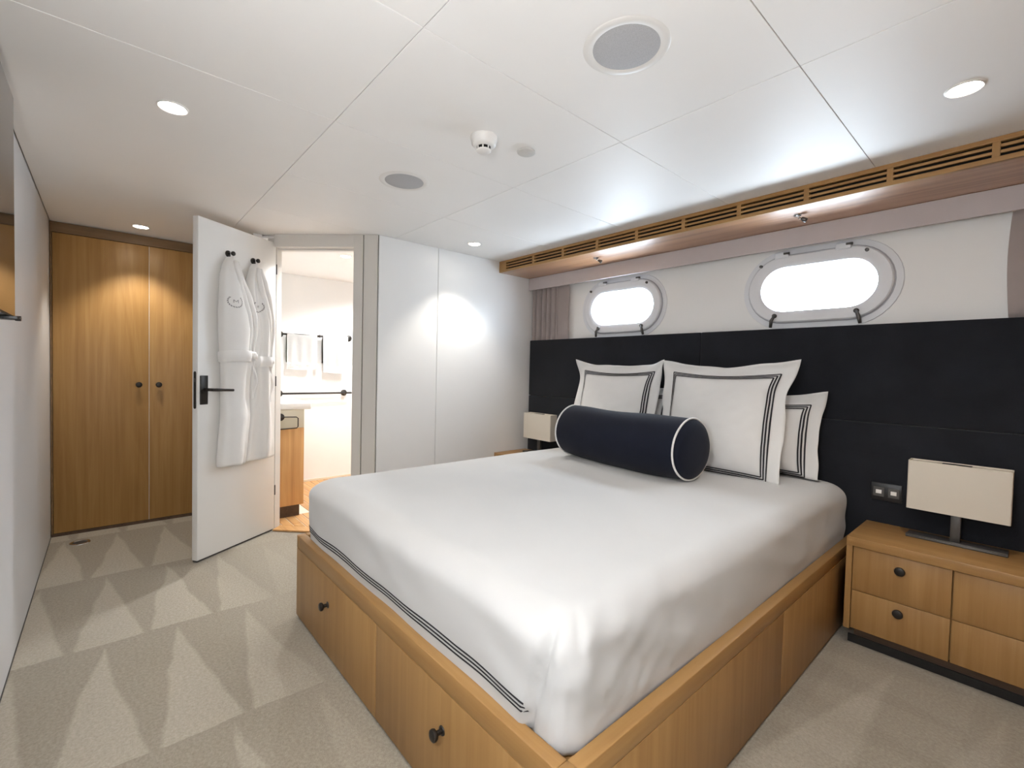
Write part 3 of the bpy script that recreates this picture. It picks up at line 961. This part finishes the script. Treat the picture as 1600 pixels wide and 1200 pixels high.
def lamp(lab, cx, yf):
    r = root('table_lamp', lab, 'lamp', (cx, yf + .04, .48))
    auto(obj('lamp_base', box(cx - .155, cx + .155, yf - .005, yf + .085, .4802, .490, .002), 'gunmetal', r), 60)
    auto(obj('base_rib', box(cx - .155, cx + .155, yf - .004, yf + .012, .490, .4945, .001), 'gunmetal', r), 60)
    auto(obj('post', box(cx - .016, cx + .016, yf + .028, yf + .052, .4902, .63, .002), 'gunmetal', r), 60)
    x0, x1, y0, y1, z0, z1 = cx - .158, cx + .158, yf, yf + .08, .606, .817
    bm = bmesh.new()
    # open rectangular shade: outer wall, thin rim, inner wall
    def rect(d, z, rr=.006):
        pts = []
        for (px, py, t0) in ((x1 - d - rr, y0 + d + rr, -PI / 2), (x1 - d - rr, y1 - d - rr, 0), (x0 + d + rr, y1 - d - rr, PI / 2), (x0 + d + rr, y0 + d + rr, PI)):
            for i in range(5):
                t = t0 + PI / 2 * i / 4
                pts.append((px + rr * math.cos(t), py + rr * math.sin(t), z))
        return pts
    bm = loops_strip([rect(.004, z0), rect(0, z0), rect(0, z1), rect(.004, z1), rect(.004, z0 + .01), rect(.004, z0)])
    auto(obj('lamp_shade', bm, 'shade', r), 40)
    auto(obj('diffuser', box(x0 + .005, x1 - .005, y0 + .005, y1 - .005, z1 - .008, z1 - .004), 'shade', r), 60)
    obj('touch_strip', box(cx - .05, cx + .04, y0 + .02, y0 + .055, z1 - .004, z1 - .001), 'bronze', r, label='dark strip in the top')
    obj('stem', box(cx - .006, cx + .006, yf + .034, yf + .046, .63, .809), 'gunmetal', r)
    return r
lamp('table lamp with cream box shade on the right bedside cabinet', -.203, 2.655)
lamp('table lamp with cream box shade by the white wall beyond the bolster', -2.706, 2.66)

# ------------------------------------------------------------------ wardrobe
wr_ = root('wardrobe', 'built-in honey teak wardrobe with tall doors at the end of the passage', 'wardrobe', (XC, .25, 0))
obj('carcass', box(XC - .45, XC - .024, YL + .002, .758, .012, 2.06), 'header', wr_)
obj('header', box(XC - .02, XC + .002, YL + .002, .758, 2.000, 2.066, .001), 'header', wr_)
obj('side_stile', box(XC - .02, XC + .001, YL + .002, -.2635, .018, 2.0, .001), 'header', wr_)
obj('plinth', box(XC - .02, XC + .001, YL + .002, .758, .0, .020), 'dark_wood', wr_)
for ya, yb, ky in ((-.2615, .2325, .176), (.2355, .7265, .289)):
    d = auto(obj('door', box(XC - .02, XC, ya, yb, .022, 1.997, .0012), 'cup', wr_), 60)
    kb = lathe([(0, .030), (.012, .030), (.018, .027), (.0195, .021), (.017, .015), (.008, .010), (.008, .003), (.013, .002), (.014, 0)], (XC, ky, 1.006), (1, 0, 0), 28)
    auto(obj('knob', kb, 'bronze', d), 40)
obj('door_edge_strip', box(XC - .012, XC - .001, .2327, .2353, .022, 1.997), 'frame_grey', wr_, label='pale strip between the doors')

r = root('floor_vent', 'round metal outlet set in the carpet before the wardrobe', 'floor vent', (-4.015, -.128, 0))
auto(obj('vent_ring', lathe([(.052, 0), (.050, .004), (.038, .005), (.036, .002)], (-4.015, -.128, 0), (0, 0, 1), 32), 'chrome', r), 40)
obj('vent_cap', lathe([(.036, .0015), (.030, .003), (0, .003)], (-4.015, -.128, 0), (0, 0, 1), 32), 'gunmetal', r)

# ------------------------------------------------------------------ television on the left wall
tv = root('wall_television', 'thin black glass television on the left wall at the photo edge', 'television', (-1.6, YL, 1.65))
obj('tv_bracket', box(-1.8, -1.4, YL, -.246, 1.5, 1.8), 'black', tv)
obj('tv_casing', box(-2.197, -1.10, -.246, -.2245, 1.303, 2.006, .002), 'bronze', tv)
obj('screen', box(-2.193, -1.104, -.225, -.221, 1.307, 2.002), 'screen', tv)
obj('mount_foot', box(-2.15, -2.09, YL, -.205, 1.292, 1.3025, .002), 'black', tv)
obj('mount_knob', lathe([(0, 0), (.008, .001), (.008, .014), (0, .015)], (-2.125, -.215, 1.297), (0, 1, 0), 14), 'bronze', tv)

# ------------------------------------------------------------------ the open bathroom door (local frame: x from hinge to free edge, y towards the room)
DO = (-3.5271, .8907, 0)
DANG = math.radians(-56.5028)
door = struct_root('door_1', DO, DANG, 'white bathroom door standing open into the cabin')
auto(obj('door_leaf', box(0, .5912, -.040, 0, .012, 2.015, .002), 'door', door), 60)
obj('bottom_seal', box(.002, .589, -.036, -.004, .003, .012), 'joint', door)
esc = auto(obj('lock_plate', box(.531, .5785, 0, .008, .928, 1.098, .002), 'bronze', door), 60)
q = tube([(.552, .007, 1.016), (.552, .076, 1.016)], .009, 14)
tube([(.560, .078, 1.016), (.545, .084, 1.016), (.50, .087, 1.014), (.432, .090, 1.011)], [.0085, .009, .008, .0075], 12, q)
auto(obj('lever_handle', q, 'bronze', esc), 50)
lp = stadium(0, 1.013, .109, .009, 8)
q = bmesh.new()
vv = [q.verts.new((.5914, -.020 + (z - 1.013), 1.013 + x)) for x, z in lp]
q.faces.new(vv)
e_ = bmesh.ops.extrude_face_region(q, geom=list(q.faces))
bmesh.ops.translate(q, verts=[g for g in e_['geom'] if isinstance(g, bmesh.types.BMVert)], vec=(.0018, 0, 0))
lat = obj('latch_plate', q, 'bronze', door)
obj('latch_bolt', box(.5925, .5965, -.026, -.014, 1.060, 1.082, .001), 'gunmetal', lat)
HK = []
for hx in (.392, .200):
    kb = lathe([(.020, 0), (.020, .005), (.017, .008), (.008, .010), (.007, .028), (.011, .034), (.014, .040), (.013, .046), (.008, .049), (0, .050)], (hx, 0, 1.845), (0, 1, 0), 28)
    auto(obj('coat_hook', kb, 'bronze', door), 40)
    HK.append(hx)
for hz in (.25, 1.02, 1.80):
    obj('hinge', lathe([(0, 0), (.007, .001), (.007, .07), (0, .071)], (-.006, -.004, hz), (0, 0, 1), 12), 'gunmetal', door)

# ------------------------------------------------------------------ bathrobes on the door
ca, sa = math.cos(DANG), math.sin(DANG)
def lerp_tab(tab, z):
    tab = sorted(tab)
    if z <= tab[0][0]:
        return tab[0][1:]
    for a, b2 in zip(tab, tab[1:]):
        if z <= b2[0]:
            f = (z - a[0]) / (b2[0] - a[0])
            f = f * f * (3 - 2 * f) * .5 + f * .5
            return tuple(p + (q_ - p) * f for p, q_ in zip(a[1:], b2[1:]))
    return tab[-1][1:]
def robe(lab, tab, hookx, seed, emb, belt_z, ymin, dmax):
    zt, zb = max(t[0] for t in tab), min(t[0] for t in tab)
    hx = DO[0] + ca * hookx; hy = DO[1] + sa * hookx
    r = root('bathrobe', lab, 'bathrobe', DO, DANG)
    nu, nv = 96, 90
    cx_w = lambda z: lerp_tab(tab, z)
    def pt(i, j, out=0.0):
        z = zb + (zt - zb) * j / (nv - 1)
        return at(2 * PI * i / nu, z, out)
    def at(t, z, out=0.0):
        lo, hi, dep = cx_w(z)
        c = (lo + hi) / 2; w = (hi - lo) / 2
        s_ = math.cos(t); f_ = math.sin(t)
        x = c + w * math.copysign(abs(s_) ** .8, s_)
        y = ymin + dep * (.5 + .5 * math.copysign(abs(f_) ** .75, f_))
        front = max(0, f_)
        q_ = (x - c) / max(w, .01)
        amp = .018 * sm(zt, zt - .12, z)
        fold = math.sin(q_ * 4.5 + seed + 2.2 * nz((q_, z * 1.5, seed), 1.0, seed)) * .6 + nz((x * 9, z * 1.6, seed), 1.3, seed) * .9
        y += front * amp * fold
        # the wrap-over front: a diagonal edge from the shoulder to the waist
        dg = q_ + .40 - (z - 1.245) * .95 if z > 1.245 else q_ + .40 + (1.245 - z) * .10
        y += front * (.014 * (sm(-.05, .03, dg)) - .009 * math.exp(-(dg / .07) ** 2))
        y += front * .5 * out + (out if f_ > -.2 else 0) * .5
        hem = .012 * nz((x * 12, 0, seed), 1.0, seed) if z < zb + .02 else 0
        return Vector((x + out * s_ * .6, max(.003, y), z + hem))
    bm, vs = grid_mesh(lambda i, j: pt(i, j), nu, nv, closed_u=True)
    bm.faces.new([vs[i][nv - 1] for i in range(nu)])
    bm.faces.new([vs[i][0] for i in range(nu)][::-1])
    obj('robe_body', bm, 'robe', r, True)
    # belt
    bz = belt_z
    bm, vs = grid_mesh(lambda i, j: at(2 * PI * i / nu, bz - .066 * j / 6 + .008 * math.sin(2 * PI * i / nu * 1.0), .017 + .008 * math.sin(PI * j / 6)), nu, 7, closed_u=True)
    obj('belt', bm, 'robe', r, True)
    lo, hi, dep = cx_w(bz)
    # tie: a loop and a hanging end on the side nearer the hinge
    tx = lo + .035
    bm, vs = grid_mesh(lambda i, j: (tx + .024 * (j / 4 - .5) + .010 * math.sin(i * .35), ymin + dep * .95 + .018 + .004 * math.sin(i * .5 + j), bz - .01 - .28 * i / 24), 25, 5)
    bmesh.ops.solidify(bm, geom=list(bm.faces), thickness=.005)
    obj('belt_end', bm, 'robe', r, True)
    obj('belt_knot', lathe([(0, -.022), (.014, -.018), (.020, 0), (.014, .018), (0, .022)], (tx, ymin + dep + .012, bz - .022), (.6, 0, 1), 16), 'robe', r, True)
    # shawl collar rolls
    for side in (0, 1):
        path = []
        for k in range(22):
            f = k / 21
            z = zt - .03 - (zt - .03 - bz) * f
            lo2, hi2, dp2 = cx_w(z)
            qq = (.12 - .52 * f) if side == 0 else (-.35 - .45 * f)
            tt = math.acos(max(-1, min(1, qq)))
            path.append(at(tt, z, .004))
        obj('collar', tube(path, [.008 + .013 * math.sin(PI * min(1, k / 21 + .12)) for k in range(22)], 10), 'robe', r, True)
    # hanging loop over the hook
    obj('hanging_loop', tube([(hookx + .004, .030, zt - .01), (hookx + .008, .030, 1.853), (hookx, .030, 1.857), (hookx - .008, .030, 1.853), (hookx - .004, .030, zt - .01)], .0025, 6), 'robe', r, True)
    # embroidered wreath
    q = bmesh.new()
    ex, ez = emb
    def surf(x, z):
        lo2, hi2, dp2 = cx_w(z)
        qq = max(-1, min(1, (x - (lo2 + hi2) / 2) / ((hi2 - lo2) / 2)))
        t = math.acos(math.copysign(abs(qq) ** 1.25, qq))
        v_ = at(t, z)
        return Vector((x, v_.y + .0025, z))
    for a in range(15):
        t = math.radians(-222 + a * 264 / 14)
        for o_, rr in ((0, .034),):
            p = (ex + rr * math.cos(t), ez + rr * math.sin(t))
            dx_, dz_ = -math.sin(t + .5), math.cos(t + .5)
            nx_, nz_ = -dz_, dx_
            vs_ = [surf(p[0] + dx_ * u_ + nx_ * w_, p[1] + dz_ * u_ + nz_ * w_) for u_, w_ in ((-.0075, 0), (0, .0034), (.0075, 0), (0, -.0034))]
            q.faces.new([q.verts.new(v_) for v_ in vs_])
    for (xa, za, xb, zb2) in ((-.010, -.008, -.010, .010), (.010, -.008, .010, .010), (-.010, .010, 0, -.002), (0, -.002, .010, .010)):
        d_ = Vector((xb - xa, zb2 - za)).normalized() * .0014
        vs_ = [surf(ex + xa - d_.y, ez + za + d_.x), surf(ex + xa + d_.y, ez + za - d_.x), surf(ex + xb + d_.y, ez + zb2 - d_.x), surf(ex + xb - d_.y, ez + zb2 + d_.x)]
        q.faces.new([q.verts.new(v_) for v_ in vs_])
    obj('embroidered_emblem', q, 'thread', r, label='grey embroidered wreath emblem on the chest')
    return r
T1 = [(1.822, .376, .412, .030), (1.80, .362, .440, .05), (1.75, .350, .468, .07), (1.69, .327, .484, .085), (1.57, .288, .494, .10), (1.455, .256, .503, .108), (1.373, .251, .500, .108), (1.26, .268, .490, .10),
      (1.20, .272, .482, .095), (1.07, .272, .472, .072), (.96, .276, .472, .072), (.84, .286, .480, .095), (.70, .302, .492, .095), (.60, .313, .500, .095), (.555, .320, .501, .09)]
T2 = [(1.822, .184, .222, .028), (1.79, .176, .252, .045), (1.69, .147, .288, .060), (1.57, .116, .283, .066), (1.455, .086, .251, .066), (1.388, .076, .246, .066), (1.26, .086, .262, .066), (1.20, .094, .267, .066),
      (1.04, .099, .267, .066), (.93, .092, .272, .066), (.84, .082, .281, .066), (.70, .064, .296, .066), (.62, .052, .307, .066), (.548, .048, .312, .06)]
robe('white terry bathrobe with wreath emblem hanging nearer the door handle', T1, HK[0], 1.0, (.447, 1.543), 1.245, .008, .10)
robe('white terry bathrobe with wreath emblem hanging nearer the door hinges', T2, HK[1], 3.4, (.240, 1.540), 1.215, .006, .07)

# ------------------------------------------------------------------ bathroom fittings
XV = -3.72
vn = root('bathroom_vanity', 'teak bathroom vanity with white basin top seen through the doorway', 'vanity', (-4.2, 1.0, .012))
obj('toe_kick', box(XB + .02, XV - .015, .825, 1.122, .012, .100), 'dark_wood', vn)
auto(obj('vanity_body', box(XB + .01, XV, .822, 1.148, .100, .692, .002), 'teak_z', vn), 60)
auto(obj('drawer_band', box(XB + .01, XV, .822, 1.148, .693, .832, .002), 'cream', vn, label='cream lacquered band under the basin'), 60)
q = box(XB + .006, XV + .012, .82, 1.20, .833, .888, .012, seg=3)
auto(obj('basin_top', q, 'basin', vn), 60)
tp = root('basin_tap', 'dark basin tap on the vanity top beside the hanging bathrobe', 'tap', (-3.95, .97, .888))
obj('tap_body', tube([(-3.95, .93, .888), (-3.95, .93, 1.03), (-3.95, .945, 1.055), (-3.95, .985, 1.05), (-3.95, 1.01, 1.015)], [.013, .012, .011, .010, .010], 14), 'bronze', tp, True)
rg = root('towel_ring', 'dark square towel ring on the end of the vanity', 'towel ring', (XV, .977, .78))
auto(obj('rosette', lathe([(.0, .016), (.020, .016), (.026, .013), (.028, .006), (.028, 0)], (XV, .977, .780), (1, 0, 0), 28), 'bronze', rg), 40)
obj('ring', tube([(XV + .016, .977, .782), (XV + .018, 1.085, .778), (XV + .018, 1.098, .768), (XV + .018, 1.098, .706), (XV + .018, 1.088, .694), (XV + .018, .945, .690), (XV + .018, .935, .70), (XV + .018, .935, .782), (XV + .016, .977, .782)], .004, 8, caps=False), 'bronze', rg, True)

def rail(name, lab, y0, y1, z, ext):
    r = root(name, lab, 'towel rail', (XB, (y0 + y1) / 2, z))
    for yy_ in (y0, y1):
        auto(obj('bracket', lathe([(.032, 0), (.032, .006), (.026, .012), (.013, .014), (.011, .060), (0, .062)], (XB, yy_, z), (1, 0, 0), 24), 'bronze', r), 40)
    obj('rail_bar', tube([(XB + .055, y0 - .02, z), (XB + .055, y1 + ext, z)], .0095, 12), 'bronze', r, True)
    return r
rail('towel_rail', 'lower dark towel rail on the bathroom wall just above the basin', 1.245, 1.87, .897, .06)
rail('towel_rail', 'upper dark towel rail carrying two white towels in the bathroom', 1.245, 1.915, 1.465, .0)
obj('middle_post', lathe([(.010, 0), (.010, .055), (.014, .058), (.014, .070), (0, .072)], (XB, 1.598, 1.465), (1, 0, 0), 16), 'bronze', bpy.data.objects['towel_rail.001'], True)
def towel(lab, y0, y1, zf, zbk):
    def P(i, j):
        y = y0 + (y1 - y0) * i / 24
        f = j / 40
        R_ = .0158
        x0_ = XB + .055
        # front fall, over the bar, back fall
        Lf, Lb = 1.465 - zf, 1.465 - zbk
        s_ = f * (Lf + PI * R_ + Lb)
        if s_ < Lf:
            x, z = x0_ + R_, zf + s_
        elif s_ < Lf + PI * R_:
            t = (s_ - Lf) / R_
            x, z = x0_ + R_ * math.cos(t), 1.465 + R_ * math.sin(t)
        else:
            x, z = x0_ - R_, 1.465 - (s_ - Lf - PI * R_)
        d = max(0, 1.46 - z)
        if x > x0_:
            x += .012 * d / .35 + .006 * math.sin(y * 70 + 2) * min(1, d * 5)
        z -= .008 * math.sin((y - y0) / (y1 - y0) * PI) * (1 if x > x0_ else 0)
        return (x, y, z)
    bm, vs = grid_mesh(P, 25, 41)
    bmesh.ops.solidify(bm, geom=list(bm.faces), thickness=.004)
    t_ = root('towel', lab, 'towel', (XB + .055, (y0 + y1) / 2, 1.465), 0)
    obj('towel_cloth', bm, 'towel', t_, True)
    q = box(XB + .0785, XB + .0815, y0 + .001, y1 - .001, zf + .045, zf + .062)
    obj('towel_band', q, 'towel', t_)
    return t_
towel('white towel hanging on the upper rail nearer the bathrobes', 1.292, 1.572, 1.135, 1.20)
towel('white towel hanging on the upper rail nearer the door jamb', 1.628, 1.882, 1.105, 1.20)
